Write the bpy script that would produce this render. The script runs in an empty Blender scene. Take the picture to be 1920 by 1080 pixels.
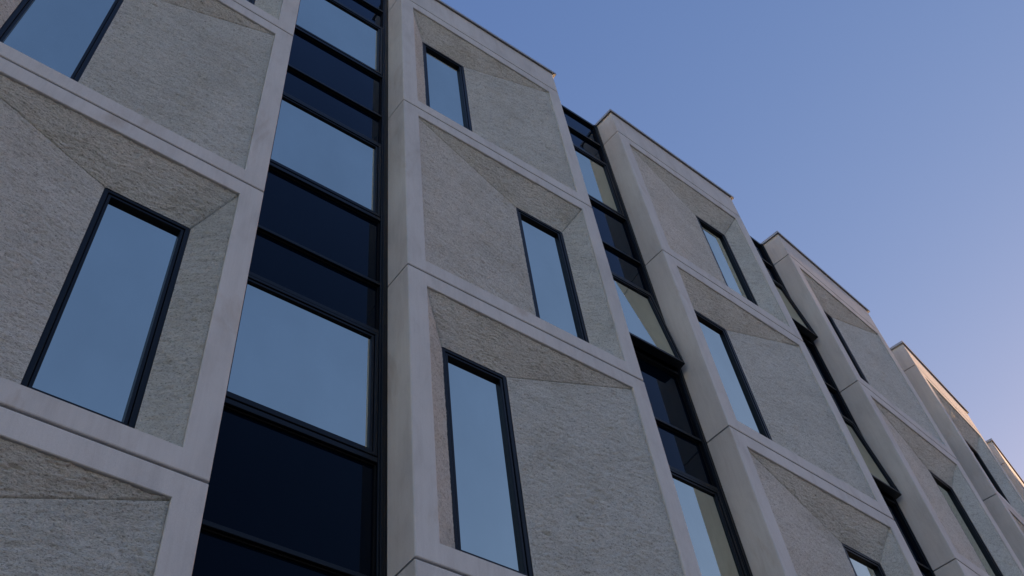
import bpy, math, random
import numpy as np
from mathutils import Matrix, Vector

random.seed(7)
scene = bpy.context.scene
COL = scene.collection
R = math.radians

# ------------------------------------------------------------------ helpers
class MB:
    """collects faces, builds ONE mesh object"""
    def __init__(s):
        s.v = []; s.f = []; s.m = []
    def poly(s, pts, mi=0):
        n = len(s.v); s.v += [tuple(p) for p in pts]
        s.f.append(tuple(range(n, n + len(pts)))); s.m.append(mi)
    def box(s, x0, x1, y0, y1, z0, z1, mi=0, ch=0.0):
        if ch <= 0:
            n = len(s.v)
            s.v += [(x0,y0,z0),(x1,y0,z0),(x1,y1,z0),(x0,y1,z0),(x0,y0,z1),(x1,y0,z1),(x1,y1,z1),(x0,y1,z1)]
            for q in ((3,2,1,0),(4,5,6,7),(0,1,5,4),(1,2,6,5),(2,3,7,6),(3,0,4,7)):
                s.f.append(tuple(n+i for i in q)); s.m.append(mi)
        else:
            # chamfered front edges (front = -y)
            c = ch
            s.rings([[(x0,y1,z0),(x1,y1,z0),(x1,y1,z1),(x0,y1,z1)],
                     [(x0,y0+c,z0),(x1,y0+c,z0),(x1,y0+c,z1),(x0,y0+c,z1)],
                     [(x0+c,y0,z0+c),(x1-c,y0,z0+c),(x1-c,y0,z1-c),(x0+c,y0,z1-c)]], True, True, mi)
    def rings(s, rings, cap0=False, cap1=False, mi=0):
        base = len(s.v); n = len(rings[0])
        for r in rings: s.v += [tuple(p) for p in r]
        for k in range(len(rings) - 1):
            a = base + k*n; b = a + n
            for i in range(n):
                j = (i + 1) % n
                s.f.append((a+i, a+j, b+j, b+i)); s.m.append(mi)
        if cap0: s.f.append(tuple(base + i for i in reversed(range(n)))); s.m.append(mi)
        if cap1:
            a = base + (len(rings)-1)*n
            s.f.append(tuple(a + i for i in range(n))); s.m.append(mi)
    def frame(s, x0, x1, z0, z1, w, y0, y1, c=0.004, mi=0):
        """rectangular ring, members w wide, small chamfer on the front arrises"""
        def rc(a, y): return [(x0+a,y,z0+a),(x1-a,y,z0+a),(x1-a,y,z1-a),(x0+a,y,z1-a)]
        s.rings([rc(0,y1), rc(0,y0+c), rc(c,y0), rc(w-c,y0), rc(w,y0+c), rc(w,y1)], False, False, mi)
    def build(s, name, mats, parent=None, loc=(0,0,0), rz=0.0, smooth=False):
        me = bpy.data.meshes.new(name)
        me.from_pydata(s.v, [], s.f)
        if not isinstance(mats, (list, tuple)): mats = [mats]
        for m in mats: me.materials.append(m)
        me.polygons.foreach_set('material_index', s.m)
        me.update()
        o = bpy.data.objects.new(name, me); COL.objects.link(o)
        o.location = loc; o.rotation_euler = (0, 0, rz)
        if parent: o.parent = parent
        return o

def thing(name, label, cat, loc=(0,0,0), rz=0.0, group=None):
    o = bpy.data.objects.new(name, None); COL.objects.link(o)
    o.empty_display_size = 0.5
    o.location = loc; o.rotation_euler = (0,0,rz)
    o['label'] = label; o['category'] = cat
    if group: o['group'] = group
    return o

# ---------------------------------------------------------------- materials
def mat(name):
    m = bpy.data.materials.new(name); m.use_nodes = True
    nt = m.node_tree; nt.nodes.clear()
    out = nt.nodes.new('ShaderNodeOutputMaterial')
    return m, nt, out

def N(nt, kind, **kw):
    n = nt.nodes.new(kind)
    for k, v in kw.items():
        if k in n.inputs: n.inputs[k].default_value = v
        else: setattr(n, k, v)
    return n
def lk(nt, a, b): nt.links.new(a, b)

def coords(nt, scale, shift=37.0):
    """object coordinates, moved by a different amount for every panel, then stretched"""
    tc = N(nt, 'ShaderNodeTexCoord'); oi = N(nt, 'ShaderNodeObjectInfo')
    mul = N(nt, 'ShaderNodeMath', operation='MULTIPLY'); mul.inputs[1].default_value = shift
    lk(nt, oi.outputs['Random'], mul.inputs[0])
    add = N(nt, 'ShaderNodeVectorMath', operation='ADD')
    lk(nt, tc.outputs['Object'], add.inputs[0]); lk(nt, mul.outputs[0], add.inputs[1])
    mp = N(nt, 'ShaderNodeMapping'); mp.inputs['Scale'].default_value = scale
    lk(nt, add.outputs[0], mp.inputs['Vector'])
    return mp.outputs[0]

def noise(nt, vec, scale, detail=6, rough=0.6, dist=0.0):
    n = N(nt, 'ShaderNodeTexNoise'); n.inputs['Scale'].default_value = scale
    n.inputs['Detail'].default_value = detail; n.inputs['Roughness'].default_value = rough
    n.inputs['Distortion'].default_value = dist
    lk(nt, vec, n.inputs['Vector']); return n.outputs['Fac']

def ramp(nt, fac, stops):
    r = N(nt, 'ShaderNodeValToRGB'); e = r.color_ramp.elements
    while len(e) < len(stops): e.new(0.5)
    for k, (p, c) in zip(e, stops):
        k.position = p; k.color = (*c, 1) if len(c) == 3 else c
    lk(nt, fac, r.inputs[0]); return r.outputs['Color']

def mixc(nt, mode, fac, a, b):
    m = N(nt, 'ShaderNodeMix', data_type='RGBA', blend_type=mode)
    for sock, val in ((m.inputs['Factor'], fac), (m.inputs[6], a), (m.inputs[7], b)):
        if isinstance(val, (int, float)): sock.default_value = val
        elif isinstance(val, tuple): sock.default_value = (*val, 1)
        else: lk(nt, val, sock)
    return m.outputs[2]

def concrete_mat():
    m, nt, out = mat('smooth_concrete')
    b = N(nt, 'ShaderNodeBsdfPrincipled', Roughness=0.82)
    b.inputs['Specular IOR Level'].default_value = 0.25
    big = noise(nt, coords(nt, (1, 1, .55)), 1.1, 5, .62)
    blot = noise(nt, coords(nt, (1, 1, .35), 51), 4.5, 6, .65, .4)
    strk = noise(nt, coords(nt, (1, 1, .035), 19), 34, 4, .6)
    fine = noise(nt, coords(nt, (1, 1, 1), 5), 160, 3, .7)
    c = ramp(nt, big, [(.28, (.59, .592, .58)), (.5, (.67, .67, .655)), (.74, (.71, .71, .695))])
    c = mixc(nt, 'MULTIPLY', .55, c, ramp(nt, blot, [(.3, (.80, .79, .785)), (.52, (1, 1, 1)), (.75, (1.06, 1.06, 1.06))]))
    c = mixc(nt, 'MULTIPLY', .35, c, ramp(nt, strk, [(.3, (.86, .855, .85)), (.55, (1, 1, 1))]))
    c = mixc(nt, 'MULTIPLY', .6, c, ramp(nt, fine, [(.3, (.86, .86, .86)), (.6, (1.05, 1.05, 1.05))]))
    # a few brownish weather stains
    st = noise(nt, coords(nt, (1, 1, .45), 83), 1.7, 5, .6, .8)
    c = mixc(nt, 'MULTIPLY', ramp(nt, st, [(.60, (0, 0, 0)), (.74, (.75, .75, .75))]), c, (.78, .71, .64))
    run = noise(nt, coords(nt, (1, 1, .05), 67), 9, 3, .55)
    c = mixc(nt, 'MULTIPLY', ramp(nt, run, [(.55, (0, 0, 0)), (.72, (.22, .22, .22))]), c, (.80, .785, .77))
    # air holes
    vo = N(nt, 'ShaderNodeTexVoronoi'); vo.inputs['Scale'].default_value = 26
    lk(nt, coords(nt, (1, 1, 1), 11), vo.inputs['Vector'])
    hole = ramp(nt, vo.outputs['Distance'], [(.045, (.62, .6, .58)), (.075, (1, 1, 1))])
    pick = noise(nt, coords(nt, (1, 1, 1), 29), 3.0, 2, .5)
    c = mixc(nt, 'MULTIPLY', ramp(nt, pick, [(.56, (0, 0, 0)), (.62, (1, 1, 1))]), c, hole)
    lk(nt, c, b.inputs['Base Color'])
    bp = N(nt, 'ShaderNodeBump', Strength=.25, Distance=.004)
    lk(nt, fine, bp.inputs['Height'])
    bp2 = N(nt, 'ShaderNodeBump', Strength=.25, Distance=.02)
    lk(nt, blot, bp2.inputs['Height']); lk(nt, bp.outputs[0], bp2.inputs['Normal'])
    lk(nt, bp2.outputs[0], b.inputs['Normal'])
    lk(nt, b.outputs[0], out.inputs[0]); return m

def riven_mat():
    m, nt, out = mat('riven_concrete')
    b = N(nt, 'ShaderNodeBsdfPrincipled', Roughness=.95)
    b.inputs['Specular IOR Level'].default_value = .12
    v = coords(nt, (1, 1, 2.6))
    v2 = coords(nt, (1, 1, 2.0), 61)
    big = noise(nt, coords(nt, (1, 1, 1.3), 91), 1.3, 5, .6)
    mid = noise(nt, v, 9, 7, .68, .6)
    fine = noise(nt, v2, 60, 6, .78, .5)
    c = ramp(nt, big, [(.28, (.66, .665, .622)), (.5, (.75, .757, .712)), (.72, (.79, .797, .756))])
    c = mixc(nt, 'MULTIPLY', .75, c, ramp(nt, mid, [(.30, (.70, .68, .65)), (.45, (1.0, 1.0, .99)), (.7, (1.12, 1.12, 1.12))]))
    c = mixc(nt, 'MULTIPLY', .8, c, ramp(nt, fine, [(.32, (.60, .58, .56)), (.47, (1.02, 1.02, 1.01)), (.7, (1.14, 1.14, 1.14))]))
    # crisp pits between the split flakes
    pit = noise(nt, coords(nt, (1, 1, 1.9), 23), 62, 2.5, .6, .7)
    c = mixc(nt, 'MULTIPLY', .85, c, ramp(nt, pit, [(.33, (.44, .43, .42)), (.44, (.98, .98, .98)), (.66, (1.13, 1.13, 1.13))]))
    cut = noise(nt, coords(nt, (1, 1, 3.2), 7), 15, 4, .6, 1.0)
    c = mixc(nt, 'MULTIPLY', .8, c, ramp(nt, cut, [(.27, (.40, .39, .37)), (.335, (1, 1, 1))]))
    rust = noise(nt, coords(nt, (1, 1, 1.6), 43), 3.2, 5, .65, .5)
    c = mixc(nt, 'MULTIPLY', ramp(nt, rust, [(.58, (0, 0, 0)), (.74, (.4, .4, .4))]), c, (.92, .86, .76))
    lk(nt, c, b.inputs['Base Color'])
    bp = N(nt, 'ShaderNodeBump', Strength=1.0, Distance=.016)
    lk(nt, fine, bp.inputs['Height'])
    bp2 = N(nt, 'ShaderNodeBump', Strength=.45, Distance=.03)
    lk(nt, mid, bp2.inputs['Height']); lk(nt, bp.outputs[0], bp2.inputs['Normal'])
    bp3 = N(nt, 'ShaderNodeBump', Strength=.8, Distance=.014)
    lk(nt, pit, bp3.inputs['Height']); lk(nt, bp2.outputs[0], bp3.inputs['Normal'])
    lk(nt, bp3.outputs[0], b.inputs['Normal'])
    lk(nt, b.outputs[0], out.inputs[0]); return m

def plain_mat(name, col, rough, metal=0.0, spec=.5, var=.12, bump=.0):
    m, nt, out = mat(name)
    b = N(nt, 'ShaderNodeBsdfPrincipled', Roughness=rough, Metallic=metal)
    b.inputs['Specular IOR Level'].default_value = spec
    n = noise(nt, coords(nt, (1, 1, .4)), 2.4, 5, .6)
    lo = tuple(x*(1-var) for x in col); hi = tuple(x*(1+var) for x in col)
    lk(nt, ramp(nt, n, [(.3, lo), (.7, hi)]), b.inputs['Base Color'])
    if bump:
        bp = N(nt, 'ShaderNodeBump', Strength=bump, Distance=.01)
        lk(nt, noise(nt, coords(nt, (1, 1, 1)), 60, 4, .6), bp.inputs['Height']); lk(nt, bp.outputs[0], b.inputs['Normal'])
    lk(nt, b.outputs[0], out.inputs[0]); return m

def glass_mat(name, tint, refl, base, rough=.015, wav=.02):
    """coated facade glass: dark body behind a reflective layer whose strength follows Fresnel"""
    m, nt, out = mat(name)
    d = N(nt, 'ShaderNodeBsdfPrincipled', Roughness=.5)
    d.inputs['Base Color'].default_value = (*base, 1); d.inputs['Specular IOR Level'].default_value = 0
    g = N(nt, 'ShaderNodeBsdfGlossy', Roughness=rough)
    smear = noise(nt, coords(nt, (1, 1, .5)), 1.6, 4, .6)
    lk(nt, ramp(nt, smear, [(.3, tuple(x*.95 for x in tint)), (.7, tuple(min(1, x*1.04) for x in tint))]), g.inputs['Color'])
    bp = N(nt, 'ShaderNodeBump', Strength=wav, Distance=.02)
    lk(nt, noise(nt, coords(nt, (1, 1, 1)), .9, 1, .4), bp.inputs['Height']); lk(nt, bp.outputs[0], g.inputs['Normal'])
    fr = N(nt, 'ShaderNodeFresnel', IOR=1.5)
    mr = N(nt, 'ShaderNodeMapRange'); mr.inputs['From Min'].default_value = .04; mr.inputs['From Max'].default_value = 1
    mr.inputs['To Min'].default_value = refl; mr.inputs['To Max'].default_value = 1
    lk(nt, fr.outputs[0], mr.inputs['Value'])
    mx = N(nt, 'ShaderNodeMixShader')
    lk(nt, mr.outputs[0], mx.inputs[0]); lk(nt, d.outputs[0], mx.inputs[1]); lk(nt, g.outputs[0], mx.inputs[2])
    lk(nt, mx.outputs[0], out.inputs[0]); return m

CONC = concrete_mat()
RIVEN = riven_mat()
FRAME = plain_mat('navy_powder_coat', (.0020, .0042, .0078), .36, 0, .28, .1)
GASKET = plain_mat('black_gasket', (.004, .0045, .006), .7, 0, .2)
SEAL = plain_mat('joint_sealant', (.12, .115, .108), .9, 0, .1)
COPING = plain_mat('coping_metal', (.42, .42, .42), .45, .35, .5, .08)
VISION = glass_mat('vision_glass', (.87, .90, .78), .70, (.004, .006, .009))
SPAND = glass_mat('spandrel_glass', (.58, .68, .82), .006, (.0005, .0030, .0085), .03)
DARK = plain_mat('dark_interior', (.012, .012, .013), .9, 0, .1)
ROOFM = plain_mat('roof_membrane', (.16, .16, .165), .9, 0, .2, .15, .3)
PLINTH = plain_mat('plinth_stone', (.2, .195, .19), .8, 0, .3, .15, .4)
PAVE = plain_mat('paving_stone', (.012, .027, .056), .85, 0, .3, .2, .4)
GRND = plain_mat('ground_earth', (.012, .026, .048), .95, 0, .1, .25, .4)
BOUNCE = plain_mat('bounce_render', (.088, .168, .245), .9, 0, .2, .1, .3)  # blue-grey wall of the added block, so orange sun bounces back neutral
BRICK = plain_mat('render_wall', (.28, .25, .22), .9, 0, .2, .12, .3)

# --------------------------------------------------------- facade dimensions
H0 = 17.040; H1 = 13.425; H2 = 9.825; H3 = 6.249; H4 = 2.673
TOP = 17.785
JZ = [H0, H1, H2, H3, H4]
DEP = 0.350                       # how far a pier stands in front of the glass
SP = -0.018                       # splay of the pier's side
ML = 0.217; MR = 0.217; MT = 0.220; MB_ = 0.208
WS = 0.2755; WW = 0.754; WT = 0.527; WD = 0.211; WSILL = 0.165
BAYS = {  # name: (x, y, angle in degrees, width, side of the window in the top storey)
    'Z': (-9.195, -0.156, 0.97, 3.054, 'l'),
    'A': (-4.598, -0.048, 0.97, 3.054, 'r'),
    'B': (0.0, 0.0, 0.0, 3.054, 'l'),
    'C': (4.366, 0.020, 3.009, 3.096, 'r'),
    'D': (8.840, 0.300, 7.46, 3.095, 'l'),
    'E': (13.279, 0.913, 11.94, 3.053, 'r'),
    'F': (17.597, 1.856, 15.82, 3.054, 'l'),
    'G': (21.82, 3.11, 19.5, 3.054, 'r'),
}
ORDER = 'ZABCDEFG'
FINE = {'A': .013, 'B': .013, 'C': .018, 'D': .024, 'E': .03, 'F': .04, 'G': .06, 'Z': .05}

def bay_pt(b, x, y):
    ox, oy, a, w, s = BAYS[b]; a = R(a)
    return (ox + math.cos(a)*x - math.sin(a)*y, oy + math.sin(a)*x + math.cos(a)*y)

building = thing('office_building', 'pale concrete office building with faceted panels and tall dark blue glass strips', 'building')

# ------------------------------------------------------ gradient noise (numpy)
_rng = np.random.default_rng(3)
_perm = np.concatenate([_rng.permutation(256)]*2)
_ang = _rng.uniform(0, 2*np.pi, 256); _gx = np.cos(_ang); _gy = np.sin(_ang)
def perlin(x, y):
    xi = np.floor(x).astype(int); yi = np.floor(y).astype(int)
    xf = x - xi; yf = y - yi; xi &= 255; yi &= 255
    u = xf*xf*xf*(xf*(xf*6-15)+10); v = yf*yf*yf*(yf*(yf*6-15)+10)
    def g(a, b, dx, dy):
        h = _perm[_perm[a & 255] + (b & 255)]; return _gx[h]*dx + _gy[h]*dy
    n00 = g(xi, yi, xf, yf); n10 = g(xi+1, yi, xf-1, yf)
    n01 = g(xi, yi+1, xf, yf-1); n11 = g(xi+1, yi+1, xf-1, yf-1)
    a = n00 + u*(n10-n00); b = n01 + u*(n11-n01)
    return 1.5*(a + v*(b-a))

def rock(x, z, seed):
    """relief of the split concrete face, metres outwards: flat flakes with broken lower edges"""
    ox = seed*17.3; oz = seed*9.7
    wx = x + .06*perlin(x*4+ox, z*4+oz); wz = z + .03*perlin(x*5-ox, z*6+oz)
    h = .006*perlin(wx*2.2+ox, wz*3.6+oz) + .0045*perlin(wx*7+oz, wz*15+ox)
    t = 2.6*perlin(wx*3.1+ox+5, wz*7.5+oz) + 1.1*perlin(wx*8+oz, wz*17-ox)
    fr = t - np.floor(t)
    mask = np.clip(perlin(x*2.7-oz, z*3.3+ox)*1.6 + .4, 0, 1)
    h += .012*mask*(fr**2.2)*np.clip((1-fr)*9, 0, 1)
    h += .0068*perlin(wx*17+ox, wz*38+oz) + .0042*perlin(wx*38+oz, wz*74+ox)
    # scattered deep nicks
    g = perlin(x*5.3+oz*2, z*17+ox*3); h -= .022*np.clip((g-.74)/.2, 0, 1)
    g = perlin(x*11+oz*3, z*31+ox*2); h -= .010*np.clip((g-.64)/.2, 0, 1)
    return h

def facet_patch(V, F, p00, p10, p11, p01, res, seed, ridge):
    """bilinear patch with relief; ridge = which of u0,u1,v0,v1 sides meet another facet"""
    p00, p10, p11, p01 = map(np.array, (p00, p10, p11, p01))
    nu = max(2, int(np.ceil(max(np.linalg.norm(p10-p00), np.linalg.norm(p11-p01))/res)))
    nv = max(2, int(np.ceil(max(np.linalg.norm(p01-p00), np.linalg.norm(p11-p10))/res)))
    u, v = np.meshgrid(np.linspace(0, 1, nu+1), np.linspace(0, 1, nv+1), indexing='ij')
    u = u[..., None]; v = v[..., None]
    P = (1-u)*(1-v)*p00 + u*(1-v)*p10 + u*v*p11 + (1-u)*v*p01
    h = rock(P[..., 0], P[..., 2], seed)
    fade = np.ones_like(h); groove = np.full_like(h, 9.0); u = u[..., 0]; v = v[..., 0]
    lu = np.linalg.norm(p10-p00); lv = np.linalg.norm(p01-p00)
    for k in ridge:
        # distance in metres from that side
        if k == 'u0': dd = u*np.linalg.norm(P[-1]-P[0], axis=-1)[None]
        if k in ('u1', 'w1'): dd = (1-u)*np.linalg.norm(P[-1]-P[0], axis=-1)[None]
        if k in ('v0', 'h0'): dd = v*np.linalg.norm(P[:, -1]-P[:, 0], axis=-1)[:, None]
        if k == 'v1': dd = (1-v)*np.linalg.norm(P[:, -1]-P[:, 0], axis=-1)[:, None]
        if k in ('h0', 'w1'):                           # beside a window frame: trimmed, not faded out
            fade = np.minimum(fade, np.clip((.2 if k == 'h0' else .55) + dd/.05, 0, 1)); continue
        if not (k == 'u0' and 'v0' in ridge): groove = np.minimum(groove, dd)
        fade = np.minimum(fade, np.clip(dd/.03, 0, 1))
    P[..., 1] -= h*fade
    P[..., 1] += .013*np.clip(1 - groove/(1.05*res), 0, 1)      # open mitre where two facets meet
    base = sum(len(a) for a in V)
    V.append(P.reshape(-1, 3))
    i, j = np.meshgrid(np.arange(nu), np.arange(nv), indexing='ij')
    a = base + i*(nv+1) + j
    F.append(np.stack([a, a+nv+1, a+nv+2, a+1], -1).reshape(-1, 4))

def np_mesh(name, V, F, material, parent, smooth=True):
    V = np.concatenate(V); F = np.concatenate(F)
    me = bpy.data.meshes.new(name)
    me.vertices.add(len(V)); me.vertices.foreach_set('co', V.astype(np.float32).ravel())
    me.loops.add(F.size); me.loops.foreach_set('vertex_index', F.astype(np.int32).ravel())
    me.polygons.add(len(F))
    me.polygons.foreach_set('loop_start', np.arange(0, F.size, 4, dtype=np.int32))
    me.polygons.foreach_set('loop_total', np.full(len(F), 4, dtype=np.int32))
    me.polygons.foreach_set('use_smooth', np.full(len(F), smooth))
    me.update(calc_edges=True); me.validate()
    me.materials.append(material)
    o = bpy.data.objects.new(name, me); COL.objects.link(o); o.parent = parent
    return o

# ------------------------------------------------------------ concrete panels
GAP = .011; CH = .011; BACK = .46
def rect(x0, x1, z0, z1, y): return [(x0,y,z0),(x1,y,z0),(x1,y,z1),(x0,y,z1)]

def panel_mesh(W, h, opening=True):
    """local z from 0 (lower joint) to h (upper joint)"""
    m = MB(); z0 = GAP; z1 = h - GAP
    sb = SP*BACK/DEP
    o = [rect(sb, W, z0, z1, BACK), rect(SP*CH/DEP, W, z0, z1, CH),
         rect(CH*.35, W-CH*.35, z0+CH*.3, z1-CH*.3, CH*.3), rect(CH, W-CH, z0+CH, z1-CH, 0)]
    if opening:
        xl, xr, zb, zt = ML, W-MR, MB_, h-MT; e = .005
        o += [rect(xl-e, xr+e, zb-e, zt+e, 0), rect(xl, xr, zb, zt, e), rect(xl, xr, zb, zt, BACK-.02)]
        m.rings(o)
    else:
        m.rings(o, False, True)
    return m

def make_panel(b, row, seed):
    ox, oy, a, W, side = BAYS[b]
    ztop, zbot = JZ[row-1], JZ[row]; h = ztop - zbot
    p = panel_mesh(W, h).build('concrete_panel', CONC, building, (ox, oy, zbot), R(a))
    # recessed facets: two sides and a sloping head around an off-centre window
    left = (side == 'l') == (row % 2 == 1)
    xl, xr, zb, zt = ML+.003, W-MR-.003, MB_, h-MT-.003
    if left: xa = xl+WS; xb = xa+WW
    else: xb = xr-WS; xa = xb-WW
    zw = zt-WT; y0 = .026; d = WD
    ext = .03                                       # facets run a little past the frame front
    V = []; F = []; res = FINE[b] if row < 4 or b == 'A' else max(.04, FINE[b])
    zs = zb + WSILL
    facet_patch(V, F, (xl,y0,zb), (xa,d,zs), (xa,d,zw), (xl,y0,zt), res, seed, ('v1', 'v0', 'w1'))
    facet_patch(V, F, (xb,d,zs), (xr,y0,zb), (xr,y0,zt), (xb,d,zw), res, seed+.37, ('v1', 'u0', 'v0'))
    facet_patch(V, F, (xa,d,zw), (xb,d,zw), (xr,y0,zt), (xl,y0,zt), res, seed+.71, ('u0', 'u1', 'h0'))
    facet_patch(V, F, (xl,y0,zb), (xr,y0,zb), (xb,d,zs), (xa,d,zs), res*2, seed+.9, ('u0', 'u1', 'v1'))
    np_mesh('riven_infill', V, F, RIVEN, p)
    # joint filler along the top of the panel
    s = MB(); s.box(.03, W-.03, .026, .4, h-GAP-.002, h+GAP+.002)
    s.build('joint_seal', SEAL, p)
    # window
    w = MB(); hh = zw - zs
    w.frame(0, WW, 0, hh, .042, 0, .13)
    w.frame(.046, WW-.046, .046, hh-.046, .028, .010, .12)
    wf = w.build('window', FRAME, building, (*bay_pt(b, xa, d+.004), zbot+zs+.002), R(a))
    g = MB(); g.frame(.041, WW-.041, .041, hh-.041, .008, .026, .1, .001)
    g.build('gasket', GASKET, wf)
    q = MB(); q.poly(rect(.072, WW-.072, .072, hh-.072, .050)); q.build('pane', VISION, wf)
    # closing strip between the frame and the back of the facets
    return p

seed = 1.0
for b in ORDER:
    for row in (1, 2, 3, 4):
        seed += 1.618; make_panel(b, row, seed)
    ox, oy, a, W, side = BAYS[b]
    pp = panel_mesh(W, TOP-.035-H0+GAP, False).build('parapet_panel', CONC, building, (ox, oy, H0), R(a))
    c = MB(); ov = .036; z = TOP-H0; sb = SP*.5/DEP
    def cr(k, zz): return [(-k, -k, zz), (W+k+.018, -k, zz), (W+k+.018, .55, zz), (sb-k, .55, zz)]
    c.rings([cr(ov-.006, z-.062), cr(ov, z-.062), cr(ov, z-.004), cr(ov-.004, z), cr(-.2, z+.012)], False, True)
    c.rings([cr(ov-.006, z-.062), cr(ov-.006, z-.030), cr(-.05, z-.030)], False, False)
    c.build('coping', COPING, pp)
    # base course below the lowest panels
    bs = MB(); bs.box(SP*.5, W-SP*.5, .02, .46, 0, H4-GAP, 0, .012)
    bs.build('base_course', PLINTH, building, (ox, oy, 0), R(a))

# ------------------------------------------------------------- glazed strips
ML_ = .05; MU = .085; SASH = .072
OPEN = {('B','C',2): 5.2, ('C','D',1): 5.2, ('C','D',2): 5.2}
def strip(b0, b1):
    W0 = BAYS[b0][3]
    p0 = Vector(bay_pt(b0, W0, DEP)); p1 = Vector(bay_pt(b1, SP, DEP))
    L = (p1-p0).length; ang = math.atan2(p1.y-p0.y, p1.x-p0.x)
    base = (p0.x, p0.y)
    def at(z, x=0, y=0): return (base[0]+math.cos(ang)*x-math.sin(ang)*y, base[1]+math.sin(ang)*x+math.cos(ang)*y, z)
    ZT = 17.71
    for x0, x1 in ((-.04, ML_), (L-MU, L+.04)):
        m = MB(); m.box(x0, x1, 0, .16, 0, ZT, 0, .004)
        # glazing groove half way across the face
        xm = (ML_*.5 if x0 < 0 else L-MU*.55)
        m.box(xm-.018, xm+.018, -.012, .01, 0, ZT, 0, .003)
        m.build('mullion', FRAME, building, at(0), ang)
    def transom(z0, z1):
        m = MB(); m.box(ML_, L-MU, .006, .14, 0, z1-z0, 0, .004); m.build('transom', FRAME, building, at(z0), ang)
    def spandrel(z0, z1):
        m = MB(); m.poly(rect(ML_-.01, L-MU+.01, 0, z1-z0, .052)); o = m.build('spandrel_pane', SPAND, building, at(z0), ang)
        g = MB(); g.frame(ML_-.002, L-MU+.002, .0, z1-z0, .014, .034, .105, .001); g.build('gasket', GASKET, o)
    def sash(z0, z1, deg, open_now):
        h = z1-z0; x0 = ML_+.007; x1 = L-MU-.007
        s = MB(); s.frame(x0, x1, -h, 0, SASH*.52, .0, .11)
        s.frame(x0+SASH*.52+.004, x1-SASH*.52-.004, -h+SASH*.52+.004, -SASH*.52-.004, SASH*.48-.004, .010, .105)
        o = s.build('sash', FRAME, building, at(z1), ang)
        o.rotation_euler = (R(-deg), 0, ang)
        g = MB(); g.frame(x0+SASH*.5, x1-SASH*.5, -h+SASH*.5, -SASH*.5, .010, .022, .1, .001); g.build('gasket', GASKET, o)
        q = MB(); q.poly(rect(x0+SASH-.002, x1-SASH+.002, -h+SASH-.002, -SASH+.002, .032)); q.build('sash_pane', VISION, o)
        if open_now:
            f = MB(); f.frame(ML_-.001, L-MU+.001, -h, 0, .03, .115, .16, .002)
            f.build('sash_surround', FRAME, building, at(z1), ang)
            for xx in (x0+.03, x1-.05):             # stays holding the sash open
                st = MB(); yo = -math.sin(R(deg))*h*.8; zo = -math.cos(R(deg))*h*.8
                st.rings([[(xx,.09,-h*.62),(xx+.02,.09,-h*.62),(xx+.02,.1,-h*.62+.02),(xx,.1,-h*.62+.02)],
                          [(xx,yo+.06,zo),(xx+.02,yo+.06,zo),(xx+.02,yo+.07,zo+.02),(xx,yo+.07,zo+.02)]], True, True)
                st.build('window_stay', FRAME, building, at(z1), ang)
    # top light above the roof joint
    transom(ZT-.07, ZT)
    spandrel(H0-.065, ZT-.07)
    transom(H0-.125, H0-.065)
    for k in range(5):
        zj = JZ[k]
        top_sp = zj-.125 if k == 0 else zj-.022
        if k > 0: transom(zj-.022, zj+.022)
        spandrel(zj-.735, top_sp)
        transom(zj-.790, zj-.735)
        znext = JZ[k+1] if k < 4 else -1.0
        zb = znext+1.212
        deg = OPEN.get((b0, b1, k+1), 0)
        sash(zb, zj-.797, deg, deg > 0)
        transom(zb-.062, zb-.007)
        if k < 4: spandrel(znext+.022, zb-.062)
    # dark reveals so the slots between pane and core are closed at the sides
for b0, b1 in zip(ORDER[:-1], ORDER[1:]): strip(b0, b1)

# building body behind the facade, with its roof
front = []
for b in ORDER:
    front += [bay_pt(b, .0, .85), bay_pt(b, BAYS[b][3], .85)]
back = [bay_pt('G', BAYS['G'][3], 14), bay_pt('D', 1.5, 14), bay_pt('Z', 0, 14)]
outline = front + back
core = MB()
core.rings([[(x, y, 0) for x, y in outline], [(x, y, 17.5) for x, y in outline]], True, False)
core.build('core_wall', DARK, building)
rf = MB(); rf.poly([(x, y, 17.5) for x, y in [bay_pt(b, xx, .44) for b in ORDER for xx in (0, BAYS[b][3])] + back])
rf.build('roof', ROOFM, building)
# end walls of the facade
for b, x in (('Z', 0), ('G', BAYS['G'][3])):
    p = bay_pt(b, x, .46); q = bay_pt(b, x, 14)
    e = MB(); e.rings([[(p[0],p[1],0),(q[0],q[1],0)], [(p[0],p[1],17.6),(q[0],q[1],17.6)]])
    e.build('end_wall', CONC, building)

# ------------------------------------------------------------------- setting
g = MB(); g.poly([(-3000,-3000,-.12),(3000,-3000,-.12),(3000,3000,-.12),(-3000,3000,-.12)])
o = g.build('ground', GRND); o['kind'] = 'structure'
g = MB(); g.box(-40, 60, -14, 40, -.118, 0)
o = g.build('pavement', PAVE); o['kind'] = 'structure'

# ------------------------------------------------------------ sun, sky, camera
SUN_T = 7.3                      # degrees from +x towards +y (sun far along the facade, behind its plane)
SUN_E = 10.0
sdir = Vector((math.cos(R(SUN_E))*math.cos(R(SUN_T)), math.cos(R(SUN_E))*math.sin(R(SUN_T)), math.sin(R(SUN_E))))

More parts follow.
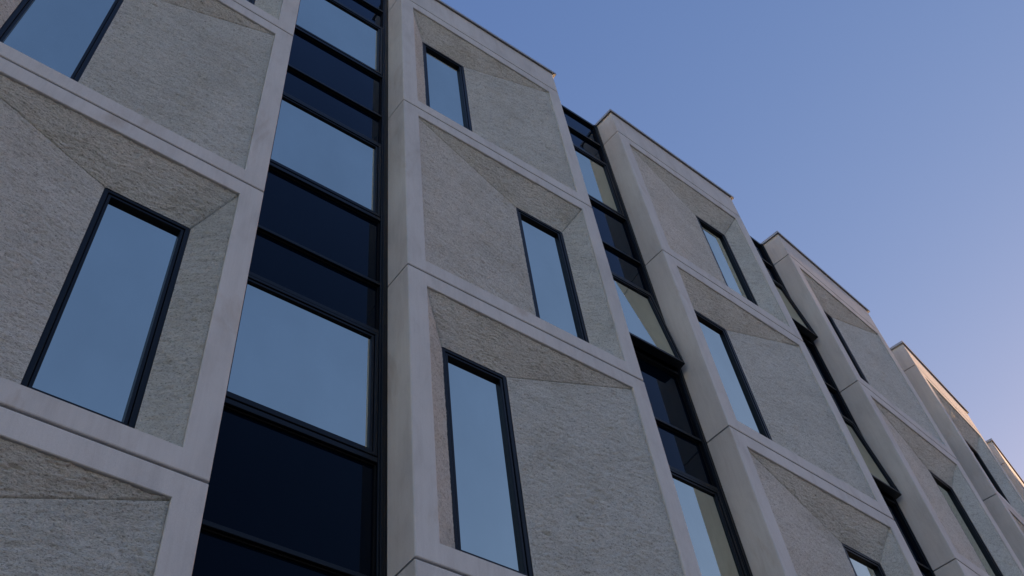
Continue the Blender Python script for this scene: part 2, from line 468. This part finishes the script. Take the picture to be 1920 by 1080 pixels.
def unseen_block(name, label, x0, x1, deep, height, loc, rz, wall_mat, floors, cols):
    """plain block outside the view; its windowed side faces local +y"""
    nb = thing(name, label, 'building', loc, rz)
    w = MB(); w.box(x0, x1, -deep, 0, 0, height-.35); w.build('wall', wall_mat, nb)
    r_ = MB(); r_.box(x0-.2, x1+.2, -deep-.2, .2, height-.35, height); r_.build('roof', ROOFM, nb)
    st = (x1-x0)/cols
    for fl in range(floors):
        for k in range(cols):
            x = x0 + st*(k+.5) - .8; z = 1.2 + fl*3.1
            if z + 1.7 > height-.6: continue
            f = MB(); f.frame(x, x+1.6, z, z+1.7, .09, .0, .06)
            f.v = [(a_, .01+(.06-y_), c_) for a_, y_, c_ in f.v]
            f.f = [tuple(reversed(q)) for q in f.f]
            f = f.build('window', FRAME, nb)
            q = MB(); q.poly(list(reversed(rect(x+.08, x+1.52, z+.08, z+1.62, .03)))); q.build('pane', VISION, f)
    return nb
# unseen neighbouring block, added for its shadow: keeps the low sun off everything but the top of the facade
dist = 78.0
nb_top = 16.35 + dist*math.tan(R(SUN_E))
unseen_block('shading_block', 'unseen grey rendered block far beyond the right end of the office facade, added to shade it',
             -2.6, 33.0, 12, nb_top, (14.8 + dist*math.cos(R(SUN_T)), 1.12 + dist*math.sin(R(SUN_T)), 0), R(SUN_T+90), BRICK, 11, 6)
# unseen block added at the left to bounce low sun onto the piers
unseen_block('bounce_block', 'long unseen blue-grey block added at the left to bounce sunlight onto the facade',
             9.5, 62.0, 14, 20.0, (-40, 0, 0), R(-90), BOUNCE, 6, 13)

sun = bpy.data.lights.new('sun', 'SUN'); sun.energy = 24.0; sun.angle = R(.5); sun.color = (1.0, .60, .33)
so = bpy.data.objects.new('sun', sun); COL.objects.link(so)
so.rotation_euler = sdir.to_track_quat('Z', 'Y').to_euler(); so.location = (60, 10, 40)

world = bpy.data.worlds.new('World'); scene.world = world; world.use_nodes = True
nt = world.node_tree; nt.nodes.clear()
out = nt.nodes.new('ShaderNodeOutputWorld'); bg = nt.nodes.new('ShaderNodeBackground')
sky = nt.nodes.new('ShaderNodeTexSky'); sky.sky_type = 'NISHITA'; sky.sun_disc = False
sky.sun_elevation = R(SUN_E); sky.sun_rotation = R(90 - SUN_T)
sky.altitude = 50; sky.air_density = 1.0; sky.dust_density = .8; sky.ozone_density = 1.0
bg.inputs['Strength'].default_value = .15
# tone of the evening sky, channel by channel
sep = nt.nodes.new('ShaderNodeSeparateColor'); com = nt.nodes.new('ShaderNodeCombineColor')
nt.links.new(sky.outputs[0], sep.inputs[0])
for i, (k, g_) in enumerate(((1.165, .93), (.915, .75), (.96, .50))):
    pw = nt.nodes.new('ShaderNodeMath'); pw.operation = 'POWER'; pw.inputs[1].default_value = g_
    ml = nt.nodes.new('ShaderNodeMath'); ml.operation = 'MULTIPLY'; ml.inputs[1].default_value = k*.15**(g_-1)
    nt.links.new(sep.outputs[i], pw.inputs[0]); nt.links.new(pw.outputs[0], ml.inputs[0]); nt.links.new(ml.outputs[0], com.inputs[i])
nt.links.new(com.outputs[0], bg.inputs['Color'])
nt.links.new(bg.outputs[0], out.inputs['Surface'])

cam = bpy.data.cameras.new('camera'); co = bpy.data.objects.new('camera', cam); COL.objects.link(co)
YAW, PIT, ROL = .7444, .9234, -.1599
f_ = Vector((math.sin(YAW)*math.cos(PIT), math.cos(YAW)*math.cos(PIT), math.sin(PIT)))
r0 = Vector((math.cos(YAW), -math.sin(YAW), 0)); u0 = r0.cross(f_)
c_, s_ = math.cos(ROL), math.sin(ROL)
rt = c_*r0 + s_*u0; up = -s_*r0 + c_*u0
co.matrix_world = Matrix(((rt.x, up.x, -f_.x, -3.1585), (rt.y, up.y, -f_.y, -4.8602), (rt.z, up.z, -f_.z, 1.6), (0,0,0,1)))
cam.sensor_width = 36; cam.lens = 1911.8/1920*36; cam.clip_start = .05; cam.clip_end = 8000
scene.camera = co

scene.view_settings.view_transform = 'Standard'; scene.view_settings.look = 'None'
scene.view_settings.exposure = 0; scene.view_settings.gamma = 1
scene.render.engine = 'CYCLES'
scene.cycles.use_denoising = True
scene.cycles.denoiser = 'OPENIMAGEDENOISE'
scene.cycles.denoising_input_passes = 'RGB_ALBEDO_NORMAL'
scene.cycles.denoising_prefilter = 'ACCURATE'
scene.cycles.max_bounces = 8
